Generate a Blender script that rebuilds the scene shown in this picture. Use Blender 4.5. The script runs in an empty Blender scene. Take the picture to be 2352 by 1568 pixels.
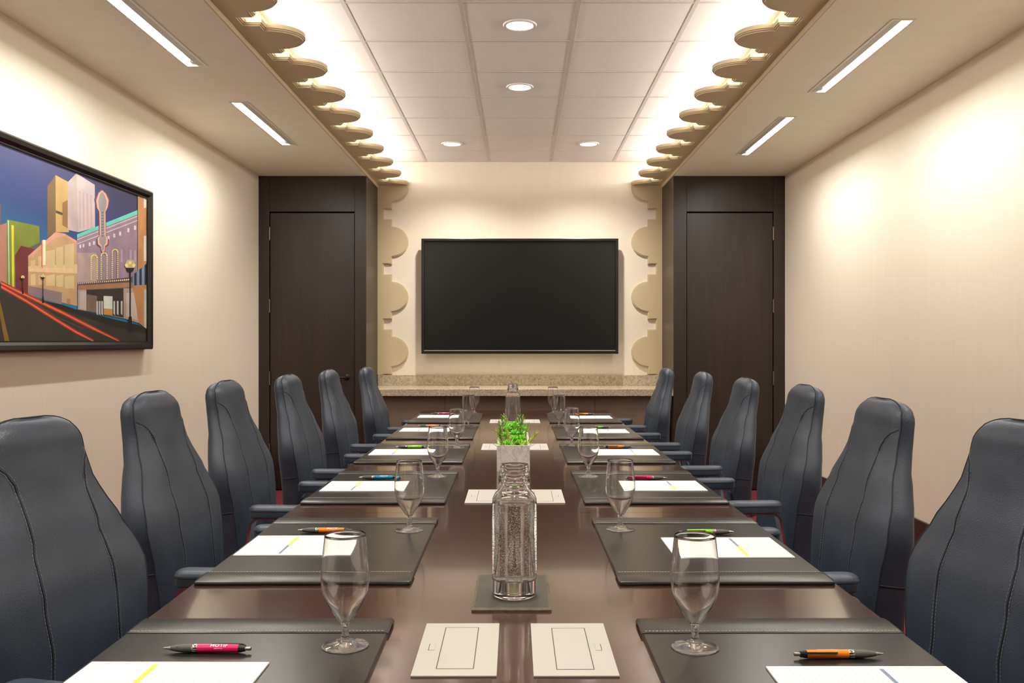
import bpy, bmesh, math, random
from mathutils import Vector, Matrix
PI = math.pi
random.seed(7)
SC = bpy.context.scene
COL = SC.collection

# ------------------------------------------------------------------ camera, world, exposure
F_PX, VPX, VPY, CAM_Z = 2100.0, 1194.0, 784.0, 1.34
cd = bpy.data.cameras.new('camera'); cam = bpy.data.objects.new('camera', cd); COL.objects.link(cam)
cam.location = (0, 0, CAM_Z); cam.rotation_euler = (PI / 2, 0, 0)
cd.sensor_width = 36.0; cd.lens = 36.0 * F_PX / 2352.0; cd.shift_x = -(VPX - 1176.0) / 2352.0
cd.clip_start = 0.05; cd.clip_end = 60
SC.camera = cam
world = bpy.data.worlds.new('world'); SC.world = world; world.use_nodes = True
world.node_tree.nodes['Background'].inputs[0].default_value = (1.0, 0.93, 0.82, 1)
world.node_tree.nodes['Background'].inputs[1].default_value = 0.05
SC.view_settings.view_transform = 'Standard'; SC.view_settings.look = 'None'
SC.view_settings.exposure = 0.38; SC.view_settings.gamma = 1.0
SC.view_settings.use_curve_mapping = False
try:
    SC.cycles.max_bounces = 14; SC.cycles.diffuse_bounces = 6; SC.cycles.glossy_bounces = 6
    SC.cycles.transmission_bounces = 14; SC.cycles.transparent_max_bounces = 40
    SC.cycles.sample_clamp_indirect = 4.0; SC.cycles.blur_glossy = 0.5
    SC.cycles.caustics_refractive = True; SC.cycles.caustics_reflective = False
except Exception:
    pass

# room dimensions
XL, XR = -2.349, 2.384            # side walls
YB, YD, YN = 8.90, 8.22, -1.6     # far wall, door wall, wall behind the camera
ZS, ZC = 2.8275, 3.092            # soffit, tiled ceiling
SX = 1.381                        # soffit edge
COVE_W, SLOT_W, DOWN_W = 35.0, 14.2, 84.0
WARM = (1.0, 0.93, 0.82); NEUT = (1.0, 0.96, 0.925)

def lamp(name, kind, loc, rot, energy, color, **kw):
    l = bpy.data.lights.new(name, kind); o = bpy.data.objects.new(name, l); COL.objects.link(o)
    o.location = loc; o.rotation_euler = rot; l.energy = energy; l.color = color
    for k, v in kw.items(): setattr(l, k, v)
    return o
# cove lamps lying on the valance shelf along both sides, shining up on the tiles
for s in (-1, 1):
    lamp('cove_light', 'AREA', (s * 1.335, 3.65, 2.925), (PI, -s * 1.28, 0), COVE_W, NEUT, shape='RECTANGLE', size=0.07, size_y=10.3)

# ------------------------------------------------------------------ helpers
def lin(c):
    return tuple((x / 255 / 12.92) if x / 255 <= 0.04045 else ((x / 255 + 0.055) / 1.055) ** 2.4 for x in c) + (1.0,)

class NT:
    def __init__(s, name):
        s.m = bpy.data.materials.new(name); s.m.use_nodes = True; s.t = s.m.node_tree
        s.b = s.t.nodes['Principled BSDF']; s.out = s.t.nodes['Material Output']; s._tc = None
    def n(s, typ, **kw):
        x = s.t.nodes.new(typ)
        for k, v in kw.items():
            if k.startswith('i_'): x.inputs[k[2:].replace('_', ' ')].default_value = v
            else: setattr(x, k, v)
        return x
    def l(s, a, b): s.t.links.new(a, b)
    def co(s, scale=(1, 1, 1), rot=(0, 0, 0), src='Object'):
        if s._tc is None: s._tc = s.n('ShaderNodeTexCoord')
        mp = s.n('ShaderNodeMapping'); mp.inputs['Scale'].default_value = scale; mp.inputs['Rotation'].default_value = rot
        s.l(s._tc.outputs[src], mp.inputs['Vector']); return mp.outputs['Vector']
    def noise(s, scale, detail=4, rough=0.5, co=None, dist=0.0):
        x = s.n('ShaderNodeTexNoise'); x.inputs['Scale'].default_value = scale; x.inputs['Detail'].default_value = detail
        x.inputs['Roughness'].default_value = rough; x.inputs['Distortion'].default_value = dist
        s.l(co or s.co(), x.inputs['Vector']); return x.outputs['Fac']
    def ramp(s, fac, stops):
        r = s.n('ShaderNodeValToRGB'); e = r.color_ramp.elements
        while len(e) < len(stops): e.new(0.5)
        for i, (p, c) in enumerate(stops): e[i].position = p; e[i].color = c if len(c) == 4 else lin(c)
        s.l(fac, r.inputs['Fac']); return r.outputs['Color']
    def mix(s, fac, a, b):
        x = s.n('ShaderNodeMix', data_type='RGBA')
        s.l(fac, x.inputs[0])
        for sock, v in ((x.inputs[6], a), (x.inputs[7], b)):
            if isinstance(v, tuple): sock.default_value = v
            else: s.l(v, sock)
        return x.outputs[2]
    def bump(s, h, strength=0.3, dist=0.002):
        x = s.n('ShaderNodeBump'); x.inputs['Strength'].default_value = strength; x.inputs['Distance'].default_value = dist
        s.l(h, x.inputs['Height']); s.l(x.outputs['Normal'], s.b.inputs['Normal'])
    def set(s, **kw):
        for k, v in kw.items(): s.b.inputs[k.replace('_', ' ')].default_value = v
        return s

def plain(name, c, rough=0.5, metal=0.0, var=0.06, scale=6, bump=0.0, bscale=200, **kw):
    """slightly mottled paint, plastic or metal"""
    m = NT(name); a = lin(c)
    d = tuple(max(0, x * (1 - var)) for x in a[:3]) + (1,); e = tuple(min(1, x * (1 + var)) for x in a[:3]) + (1,)
    m.l(m.ramp(m.noise(scale), [(0.3, d), (0.7, e)]), m.b.inputs['Base Color'])
    m.set(Roughness=rough, Metallic=metal, **kw)
    if bump: m.bump(m.noise(bscale, 2), bump)
    return m.m

M = {}
def wallpaper(name, c):
    m = NT(name); a = lin(c)
    v = m.noise(1.0, 3, 0.6, m.co((26, 26, 0.7)))
    f = m.noise(1.0, 2, 0.6, m.co((140, 140, 5)))
    ad = m.n('ShaderNodeMath', operation='ADD'); m.l(v, ad.inputs[0]); m.l(f, ad.inputs[1])
    hv = m.n('ShaderNodeMath', operation='MULTIPLY'); m.l(ad.outputs[0], hv.inputs[0]); hv.inputs[1].default_value = 0.5
    m.l(m.ramp(hv.outputs[0], [(0.3, tuple(x * 0.97 for x in a[:3]) + (1,)), (0.7, tuple(min(1, x * 1.02) for x in a[:3]) + (1,))]), m.b.inputs['Base Color'])
    m.set(Roughness=0.75); m.bump(f, 0.15, 0.0008); return m.m
M['wall'] = wallpaper('wallpaper', (238, 228, 211))
M['paint'] = plain('soffit_paint', (246, 242, 224), 0.6, var=0.02)
M['tan'] = plain('valance_paint', (204, 187, 152), 0.5, var=0.02)
M['tile'] = plain('ceiling_tile', (234, 228, 225), 0.9, var=0.015, scale=40, bump=0.15, bscale=300)
M['tbar'] = plain('ceiling_grid', (205, 198, 190), 0.5, var=0.01)
M['white'] = plain('white_enamel', (225, 220, 210), 0.4, var=0.01)
M['carpet'] = plain('red_carpet', (104, 14, 36), 0.95, var=0.3, scale=90, bump=0.6, bscale=400)
M['brownboard'] = plain('brown_base_board', (62, 47, 40), 0.45, var=0.08)

def wood(name, c1, c2, rough, axis='z', coat=0.0, sc=1.0):
    m = NT(name)
    s = {'z': (14, 14, 0.9), 'x': (0.9, 14, 14), 'y': (14, 0.9, 14)}[axis]
    s = tuple(k * sc for k in s)
    g = m.noise(1.0, 5, 0.6, m.co(s), 1.2)
    fine = m.noise(1.0, 3, 0.7, m.co(tuple(k * 9 for k in s)))
    ad = m.n('ShaderNodeMath', operation='MULTIPLY_ADD'); m.l(fine, ad.inputs[0]); ad.inputs[1].default_value = 0.5; m.l(g, ad.inputs[2])
    m.l(m.ramp(ad.outputs[0], [(0.5, c1), (0.95, c2)]), m.b.inputs['Base Color'])
    m.set(Roughness=rough)
    m.b.inputs['Coat Weight'].default_value = coat; m.b.inputs['Coat Roughness'].default_value = 0.06
    m.bump(fine, 0.06, 0.0006); return m.m
M['door'] = wood('dark_oak_veneer', (36, 25, 21), (50, 37, 32), 0.36)
M['table'] = wood('espresso_table_veneer', (54, 34, 29), (70, 46, 39), 0.15, 'x', 0.45)
M['cabinet'] = wood('brown_cabinet_laminate', (122, 108, 92), (138, 122, 106), 0.4, 'x')

def stone():
    m = NT('speckled_quartz'); b = m.ramp(m.noise(60, 6, 0.7), [(0.35, (158, 144, 122)), (0.65, (208, 196, 174))])
    v = m.n('ShaderNodeTexVoronoi'); v.inputs['Scale'].default_value = 55; m.l(m.co(), v.inputs['Vector'])
    k = m.n('ShaderNodeMath', operation='LESS_THAN'); m.l(v.outputs['Distance'], k.inputs[0]); k.inputs[1].default_value = 0.17
    k2 = m.n('ShaderNodeMath', operation='GREATER_THAN'); m.l(m.noise(18, 2), k2.inputs[0]); k2.inputs[1].default_value = 0.5
    k3 = m.n('ShaderNodeMath', operation='MULTIPLY'); m.l(k.outputs[0], k3.inputs[0]); m.l(k2.outputs[0], k3.inputs[1])
    m.l(m.mix(k3.outputs[0], b, lin((92, 76, 52))), m.b.inputs['Base Color']); m.set(Roughness=0.18); return m.m
M['stone'] = stone()

def leather(name, c, rough, bscale=420, bs=0.22, var=0.18):
    m = NT(name); a = lin(c)
    m.l(m.ramp(m.noise(9, 5, 0.6), [(0.3, tuple(x * (1 - var) for x in a[:3]) + (1,)), (0.7, tuple(x * (1 + var) for x in a[:3]) + (1,))]), m.b.inputs['Base Color'])
    v = m.n('ShaderNodeTexVoronoi'); v.inputs['Scale'].default_value = bscale; m.l(m.co(), v.inputs['Vector'])
    m.set(Roughness=rough); m.b.inputs['Specular IOR Level'].default_value = 0.45
    m.bump(v.outputs['Distance'], bs, 0.0012); return m.m
M['leather'] = leather('slate_blue_leather', (52, 62, 77), 0.4, 300, 0.3)
M['seam'] = plain('dark_seam_thread', (30, 35, 42), 0.7)
M['thread'] = plain('grey_stitch_thread', (118, 124, 130), 0.7)
M['padleather'] = leather('black_desk_pad_leather', (31, 29, 28), 0.28, 700, 0.03, 0.08)
M['padband'] = leather('black_band_leather', (37, 35, 33), 0.32, 500, 0.08, 0.1)
M['padstitch'] = plain('pale_stitch_thread', (206, 198, 184), 0.7)
M['chrome'] = plain('polished_chrome', (200, 196, 190), 0.12, 1.0, 0.02)
M['hinge'] = plain('aged_steel', (122, 112, 102), 0.4, 1.0, 0.06)
M['steel'] = plain('brushed_steel', (175, 170, 162), 0.3, 1.0, 0.04)
M['alu'] = plain('satin_aluminium_paint', (182, 180, 173), 0.42, 0.0, 0.02, 300)
M['groove'] = plain('dark_groove', (70, 68, 64), 0.7)
M['black'] = plain('black_lacquer', (20, 17, 14), 0.28, var=0.05)
M['screen'] = plain('unlit_screen', (11, 13, 13), 0.28, var=0.02)
M['bronze'] = plain('dark_bronze', (60, 47, 40), 0.35, 0.8, 0.05)
M['blackplastic'] = plain('black_plastic', (24, 24, 25), 0.4)
M['rubbergrip'] = plain('grey_rubber_grip', (86, 87, 82), 0.6)
M['paper'] = plain('white_paper', (226, 226, 222), 0.8, var=0.01)
M['rule'] = plain('grey_ruled_ink', (176, 179, 182), 0.8)
M['inkblue'] = plain('slate_blue_ink', (120, 135, 160), 0.8, var=0.3, scale=400)
M['inkyellow'] = plain('yellow_ink', (246, 216, 72), 0.8, var=0.1, scale=300)
M['inkgrey'] = plain('grey_ink', (140, 146, 156), 0.8)
M['inkred'] = plain('red_ink', (205, 90, 80), 0.8)
M['slate'] = plain('grey_slate', (64, 62, 54), 0.6, var=0.2, scale=14, bump=0.4, bscale=60)
M['slate_edge'] = plain('chipped_slate_edge', (92, 84, 64), 0.7, var=0.3, scale=60, bump=0.6, bscale=90)
M['textwhite'] = plain('white_print', (240, 238, 235), 0.5)
for k, c in dict(pink=(216, 15, 100), orange=(244, 132, 14), blue=(0, 132, 178), lime=(140, 205, 10), green=(110, 190, 40)).items():
    M['pen_' + k] = plain('pen_plastic_' + k, c, 0.3, var=0.03)

def marble():
    m = NT('veined_marble')
    v = m.noise(1.0, 4, 0.55, m.co((9, 4, 5), (0.3, 0.7, 0.2)), 1.6)
    f = m.noise(1.0, 5, 0.6, m.co((30, 12, 14), (0.3, 0.7, 0.2)), 1.0)
    base = m.ramp(f, [(0.3, (224, 220, 215)), (0.7, (246, 244, 240))])
    vein = m.ramp(v, [(0.455, (0, 0, 0)), (0.495, (150, 150, 150)), (0.52, (0, 0, 0)), (0.60, (0, 0, 0)), (0.615, (90, 90, 90)), (0.63, (0, 0, 0))])
    m.l(m.mix(vein, base, lin((120, 114, 108))), m.b.inputs['Base Color'])
    m.set(Roughness=0.3); return m.m
M['marble'] = marble()
for k, c in dict(leafbright=(128, 218, 70), leafmid=(138, 196, 64), leafdark=(82, 122, 42), leafyellow=(196, 204, 96), soil=(120, 92, 40)).items():
    M[k] = plain('plant_' + k, c, 0.45, var=0.2, scale=60)

def glass_thin():
    m = NT('thin_clear_glass'); m.t.nodes.remove(m.b)
    lw = m.n('ShaderNodeLayerWeight'); lw.inputs['Blend'].default_value = 0.5
    p = m.n('ShaderNodeMath', operation='POWER'); m.l(lw.outputs['Facing'], p.inputs[0]); p.inputs[1].default_value = 4.5
    q = m.n('ShaderNodeMath', operation='MULTIPLY_ADD'); m.l(p.outputs[0], q.inputs[0]); q.inputs[1].default_value = 0.95; q.inputs[2].default_value = 0.035
    t = m.n('ShaderNodeBsdfTransparent'); t.inputs[0].default_value = (0.955, 0.965, 0.96, 1)
    g = m.n('ShaderNodeBsdfGlossy'); g.inputs['Roughness'].default_value = 0.02; g.inputs['Color'].default_value = (1, 1, 1, 1)
    x = m.n('ShaderNodeMixShader'); m.l(q.outputs[0], x.inputs[0]); m.l(t.outputs[0], x.inputs[1]); m.l(g.outputs[0], x.inputs[2])
    m.l(x.outputs[0], m.out.inputs[0]); return m.m
M['glass_thin'] = glass_thin()
def glass(name, ior, c=(1, 1, 1, 1), tw=1.0):
    m = NT(name); m.set(Roughness=0.0, IOR=ior); m.b.inputs['Base Color'].default_value = c
    m.b.inputs['Transmission Weight'].default_value = tw; return m.m
M['glass'] = glass('clear_glass', 1.48, (0.997, 1.0, 0.997, 1), 1.0)
M['glass_foot'] = glass('whitened_glass_foot', 1.48, (0.997, 1.0, 0.997, 1), 0.95)  # slight white share paints bright scattered light into stem and foot
M['water'] = glass('clear_water', 1.33)
M['bubble'] = glass('air_bubble', 0.76)
def emit(name, c, st):
    m = NT(name); m.b.inputs['Base Color'].default_value = c + (1,); m.b.inputs['Emission Color'].default_value = c + (1,)
    m.b.inputs['Emission Strength'].default_value = st; return m.m
M['lens'] = emit('glowing_lens', (1.0, 0.93, 0.82), 6.0)
M['tube'] = emit('glowing_tube', (1.0, 0.965, 0.885), 24.0)
M['reflector'] = plain('bright_reflector', (225, 222, 215), 0.3, 0.0, 0.02)

# ---- mesh helpers
def link(name, bm, mats, parent=None, smooth=False, angle=None):
    me = bpy.data.meshes.new(name); bmesh.ops.recalc_face_normals(bm, faces=bm.faces[:]) if angle != 'keep' else None
    bm.to_mesh(me); bm.free()
    if not isinstance(mats, (list, tuple)): mats = [mats]
    for m in mats: me.materials.append(m)
    o = bpy.data.objects.new(name, me); COL.objects.link(o)
    if parent is not None: o.parent = parent
    if smooth:
        for p in me.polygons: p.use_smooth = True
        if smooth != 'all':
            try: me.set_sharp_from_angle(angle=math.radians(smooth if smooth is not True else 40))
            except Exception: pass
    return o
def B(): return bmesh.new()
def box(bm, x0, x1, y0, y1, z0, z1, mi=0, bev=0.0, seg=2):
    v = [bm.verts.new((x, y, z)) for z in (z0, z1) for y in (y0, y1) for x in (x0, x1)]
    fs = [bm.faces.new([v[i] for i in q]) for q in ((0, 2, 3, 1), (4, 5, 7, 6), (0, 1, 5, 4), (2, 6, 7, 3), (0, 4, 6, 2), (1, 3, 7, 5))]
    for f in fs: f.material_index = mi
    if bev:
        es = list({e for f in fs for e in f.edges})
        r = bmesh.ops.bevel(bm, geom=es, offset=bev, segments=seg, affect='EDGES', profile=0.5)
        for f in r['faces']: f.material_index = mi
    return fs
def quad(bm, pts, mi=0):
    f = bm.faces.new([bm.verts.new(p) for p in pts]); f.material_index = mi; return f
def prism(bm, poly, axis, a, b, mi=0):
    """closed outline (list of 2D points) extruded along axis from a to b"""
    mk = {'x': lambda p, t: (t, p[0], p[1]), 'y': lambda p, t: (p[0], t, p[1]), 'z': lambda p, t: (p[0], p[1], t)}[axis]
    A = [bm.verts.new(mk(p, a)) for p in poly]; Bv = [bm.verts.new(mk(p, b)) for p in poly]; n = len(poly)
    fs = [bm.faces.new(A[::-1]), bm.faces.new(Bv)]
    for i in range(n): fs.append(bm.faces.new((A[i], A[(i + 1) % n], Bv[(i + 1) % n], Bv[i])))
    for f in fs: f.material_index = mi
    return fs
def lathe(bm, prof, n=32, mi=0, closed=False, cx=0, cy=0):
    rings = []
    for r, z in prof:
        rings.append([bm.verts.new((cx, cy, z))] if r < 1e-6 else [bm.verts.new((cx + r * math.cos(2 * PI * i / n), cy + r * math.sin(2 * PI * i / n), z)) for i in range(n)])
    pr = list(zip(rings, rings[1:])) + ([(rings[-1], rings[0])] if closed else [])
    for a, b in pr:
        for i in range(n):
            j = (i + 1) % n
            if len(a) == 1 and len(b) == 1: break
            if len(a) == 1: f = bm.faces.new((a[0], b[j], b[i]))
            elif len(b) == 1: f = bm.faces.new((a[i], a[j], b[0]))
            else: f = bm.faces.new((a[i], a[j], b[j], b[i]))
            f.material_index = mi
def lathe_x(bm, prof, n=20, mi=0):
    """profile of (x, r) turned about the X axis"""
    t = B(); lathe(t, [(r, x) for x, r in prof], n)
    bmesh.ops.transform(t, matrix=Matrix(((0, 0, 1, 0), (0, 1, 0, 0), (-1, 0, 0, 0), (0, 0, 0, 1))), verts=t.verts[:])
    me = bpy.data.meshes.new('t'); t.to_mesh(me); t.free()
    k = len(bm.faces); bm.from_mesh(me); bpy.data.meshes.remove(me); bm.faces.ensure_lookup_table()
    for f in bm.faces[k:]: f.material_index = mi
def tube(bm, pts, r, n=8, mi=0, cap=True, rr=None):
    pts = [Vector(p) for p in pts]; rings = []; prev = None
    for i, p in enumerate(pts):
        d = (pts[min(i + 1, len(pts) - 1)] - pts[max(i - 1, 0)]).normalized()
        if prev is None:
            up = Vector((0, 0, 1)) if abs(d.z) < 0.9 else Vector((1, 0, 0)); u = d.cross(up).normalized()
        else: u = (prev - d * prev.dot(d)).normalized()
        prev = u; w = d.cross(u); q = rr[i] if rr else r
        rings.append([bm.verts.new(p + (u * math.cos(2 * PI * k / n) + w * math.sin(2 * PI * k / n)) * q) for k in range(n)])
    for a, b in zip(rings, rings[1:]):
        for k in range(n):
            f = bm.faces.new((a[k], a[(k + 1) % n], b[(k + 1) % n], b[k])); f.material_index = mi
    if cap:
        bm.faces.new(rings[0][::-1]).material_index = mi; bm.faces.new(rings[-1]).material_index = mi
def ribbon(bm, pts, width, thick, side, mi=0):
    """flat bar following pts; side = width direction"""
    pts = [Vector(p) for p in pts]; side = Vector(side).normalized(); rings = []
    for i, p in enumerate(pts):
        d = (pts[min(i + 1, len(pts) - 1)] - pts[max(i - 1, 0)]).normalized(); nrm = d.cross(side).normalized()
        rings.append([bm.verts.new(p + side * (a * width / 2) + nrm * (b * thick / 2)) for a, b in ((-1, -1), (1, -1), (1, 1), (-1, 1))])
    for a, b in zip(rings, rings[1:]):
        for k in range(4): bm.faces.new((a[k], a[(k + 1) % 4], b[(k + 1) % 4], b[k])).material_index = mi
    bm.faces.new(rings[0][::-1]).material_index = mi; bm.faces.new(rings[-1]).material_index = mi
def thing(name, label, cat, loc=(0, 0, 0), rz=0, group=None):
    o = bpy.data.objects.new(name, None); o.empty_display_size = 0.1; COL.objects.link(o)
    o.location = loc; o.rotation_euler = (0, 0, rz); return tag(o, label, cat, group)
def tag(o, label, cat, group=None, kind=None):
    o['label'] = label; o['category'] = cat
    if group: o['group'] = group
    if kind: o['kind'] = kind
    return o
def struct(o): o['kind'] = 'structure'; return o
def children(o): return [c for c in COL.objects if c.parent == o]
def dup(root, loc=None, rz=None, label=None, group=None):
    def cp(o, par):
        kids = [c for c in KIDS.get(o, [])]
        c = o.copy(); COL.objects.link(c)
        if par is not None: c.parent = par
        KIDS[c] = [cp(k, c) for k in kids]
        return c
    KIDS = {}
    for o in COL.objects:
        if o.parent: KIDS.setdefault(o.parent, []).append(o)
    r = cp(root, None)
    if loc is not None: r.location = loc
    if rz is not None: r.rotation_euler = (0, 0, rz)
    if label: r['label'] = label
    if group: r['group'] = group
    return r

# ------------------------------------------------------------------ the room
bm = B(); box(bm, XL - .1, XR + .1, YN - .1, YB + .1, -0.1, 0.0); struct(link('floor', bm, M['carpet']))
bm = B(); box(bm, XL - .1, XL, YN - .1, YB + .1, 0, ZC + .1); struct(link('wall_left', bm, M['wall']))
bm = B(); box(bm, XR, XR + .1, YN - .1, YB + .1, 0, ZC + .1); struct(link('wall_right', bm, M['wall']))
bm = B(); box(bm, XL, XR, YB, YB + .1, 0, ZC + .1); struct(link('wall_far', bm, M['wall']))
bm = B(); box(bm, XL, XR, YN - .1, YN, 0, ZC + .1); struct(link('wall_near', bm, M['brownboard']))
for s, nm, X in ((-1, 'baseboard_left', XL), (1, 'baseboard_right', XR)):
    bm = B(); a, b = sorted((X, X - s * 0.018)); box(bm, a, b, YN, YD, 0, 0.28, 0, 0.003); struct(link(nm, bm, M['brownboard']))

# tiled ceiling: slab plus tee bars in one mesh
bm = B(); box(bm, -SX - .02, SX + .02, YN, YB, ZC, ZC + .1)
gx = [-0.915, -0.306, 0.304, 0.914]
gy = [8.384 - 0.61 * k for k in range(17)]
for x in gx: box(bm, x - .0115, x + .0115, YN, YB, ZC - .003, ZC + .01, 1)
for y in gy: box(bm, -SX, SX, y - .0095, y + .0095, ZC - .0025, ZC + .01, 1)
box(bm, -SX, SX, YB - .02, YB, ZC - .006, ZC + .01, 1)
for s in (-1, 1): box(bm, s * (SX - .012) - .012, s * (SX - .012) + .012, YN, YB, ZC - .006, ZC + .01, 1)
struct(link('ceiling', bm, [M['tile'], M['tbar']]))

# soffits with the openings for the slot lamps
SLOTS = {-1: [(3.705, 4.94), (5.68, 6.915), (1.73, 2.965), (-0.245, 0.99)], 1: [(4.22, 5.455), (6.05, 7.285), (2.39, 3.625), (0.56, 1.795)]}
SLX = {-1: (-1.802, -1.69), 1: (1.722, 1.826)}
for s, nm, X in ((-1, 'trim_1', XL), (1, 'trim_2', XR)):
    bm = B(); a, b = SLX[s]
    xs = sorted([X, a, b, s * SX]); ys = sorted([YN, YB] + [v for p in SLOTS[s] for v in p])
    for i in range(3):
        for j in range(len(ys) - 1):
            if i == 1 and any(abs(ys[j] - p[0]) < 1e-6 for p in SLOTS[s]): continue
            box(bm, xs[i], xs[i + 1], ys[j], ys[j + 1], ZS, ZS + 0.03)
    x0, x1 = sorted((s * SX, s * (SX + .02))); box(bm, x0, x1, YN, YB, ZS + .03, ZC + .05)
    struct(link(nm, bm, M['paint']))

# door walls: panelled surround + door each side
def door_wall(s, idx, X):
    bm = B(); z1 = ZS
    dx0, dx1 = (-2.247, -1.490) if s < 0 else (1.505, 2.277)
    a, b = sorted((X, s * SX)); dtop = 2.496
    g = 0.002
    box(bm, a, dx0 - .006, YD, YD + .12, 0, z1, 0, .001)                 # stile
    box(bm, dx1 + .006, b, YD, YD + .12, 0, z1, 0, .001)
    box(bm, dx0 - .006 + g, dx1 + .006 - g, YD + .001, YD + .12, dtop + .012, z1, 0, .001)   # header
    sx0, sx1 = sorted((s * SX, s * (SX + .04)))
    box(bm, sx0, sx1, YD + .12, YB, 0, z1, 0, .0)                        # return to the far wall
    struct(link('trim_%d' % (3 if s < 0 else 4), bm, M['door']))
    bm = B(); box(bm, dx0, dx1, YD + .012, YD + .055, 0.01, dtop, 0, .002)
    d = struct(link('door_%d' % idx, bm, M['door']))
    bm = B(); box(bm, dx0 - .004, dx1 + .004, YD + .06, YD + .115, 0, dtop + .008); link('door_jamb', bm, M['door'], d)
    hx = dx0 - .003 if s < 0 else dx1 + .003
    for z in (2.31, 1.66, 1.01, 0.36):
        bm = B(); tube(bm, [(hx, YD - .002, z - .055), (hx, YD - .002, z + .055)], .0075, 10)
        for q in (-.058, .058): box(bm, hx - .006, hx + .006, YD - .008, YD + .004, z + q - .003, z + q + .003, 0, .001)
        for q in (-.018, .018): tube(bm, [(hx, YD - .002, z + q - .001), (hx, YD - .002, z + q + .001)], .0082, 10)
        link('hinge', bm, M['hinge'], d, True)
    if s < 0:
        hz, hx = 1.018, -1.558
        bm = B(); t = B(); lathe(t, [(0, 0), (.029, 0), (.029, .008), (.024, .012), (.011, .014), (.010, .055), (0, .055)], 24)
        bmesh.ops.transform(t, matrix=Matrix.Translation((hx, YD + .012, hz)) @ Matrix.Rotation(PI / 2, 4, 'X'), verts=t.verts[:])
        me = bpy.data.meshes.new('t'); t.to_mesh(me); t.free(); bm.from_mesh(me); bpy.data.meshes.remove(me)
        tube(bm, [(hx, YD - .04, hz), (hx - .03, YD - .043, hz), (hx - .115, YD - .04, hz - .002)], .009, 10)
        link('door_handle', bm, M['bronze'], d, True)
door_wall(-1, 1, XL); door_wall(1, 2, XR)

# ------------------------------------------------------------------ scalloped valances and wall panels
P = 0.5345
def scallop(centres, s0, s1, d=0.0):
    """outline (s, o): scallops at the given centres along s, cut off at s0 and s1; d insets the edge"""
    pts = []
    for c in centres:
        seq = [(c - P / 2, .06 - d), (c - P / 2 + .048 + d, .06 - d), (c - P / 2 + .048 + d, .14 - d)]
        for k in range(25):
            a = PI * k / 24; seq.append((c - (.148 - d) * math.cos(a), .14 - d + (.157 + 0) * math.sin(a) * (1 if k not in (0, 24) else 1)))
        seq += [(c + P / 2 - .048 - d, .14 - d), (c + P / 2 - .048 - d, .06 - d), (c + P / 2, .06 - d)]
        pts += seq
    out = []
    for p in pts:                                   # clip to s0..s1
        if p[0] < s0 - 1e-9 or p[0] > s1 + 1e-9: continue
        if out and (abs(out[-1][0] - p[0]) + abs(out[-1][1] - p[1])) < 1e-6: continue
        out.append(p)
    return out
def closed(pts, s0, s1, o0=0.0):
    q = list(pts)
    q.append((q[-1][0], o0) if abs(q[-1][0] - s1) < 1e-4 else (s1, q[-1][1]))
    if abs(q[-1][1] - o0) > 1e-6: q.append((s1, o0))
    if abs(q[0][0] - s0) > 1e-4: q.insert(0, (s0, q[0][1]))
    q.append((s0, o0)); return q
for s, side in ((-1, 'left'), (1, 'right')):
    cs = [YB - .015 - P * k for k in range(19, -1, -1)]
    bm = B()
    for d, z0, z1 in ((.011, 2.857, 2.864), (.005, 2.864, 2.871), (0.0, 2.871, 2.892)):
        o = closed(scallop(cs, YN + .02, YB - .001, d), YN + .02, YB - .001)
        prism(bm, [(s * (SX - p[1]), p[0]) for p in o], 'z', z0, z1)
    box(bm, *sorted((s * SX, s * (SX - .008))), YN + .02, YB - .001, ZS, 2.857)
    tag(link('scalloped_valance', bm, M['tan']), 'tan scalloped valance board running along the %s side of the tiled ceiling' % side, 'valance', 'scalloped valance boards')
    bm = B(); cz = [2.842 - P * k for k in range(3, -1, -1)]
    for d, y0, y1 in ((0.0, YB - .016, YB), (.005, YB - .021, YB - .016), (.010, YB - .026, YB - .021)):
        o = closed(scallop(cz, 1.016, 2.855, d), 1.016, 2.855)
        prism(bm, [(s * (SX - p[1]), p[0]) for p in o], 'y', y0, y1)
    tag(link('scalloped_wall_panel', bm, M['tan']), 'tan scalloped panel on the far wall %s of the big screen' % side, 'wall panel', 'scalloped wall panels')

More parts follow.
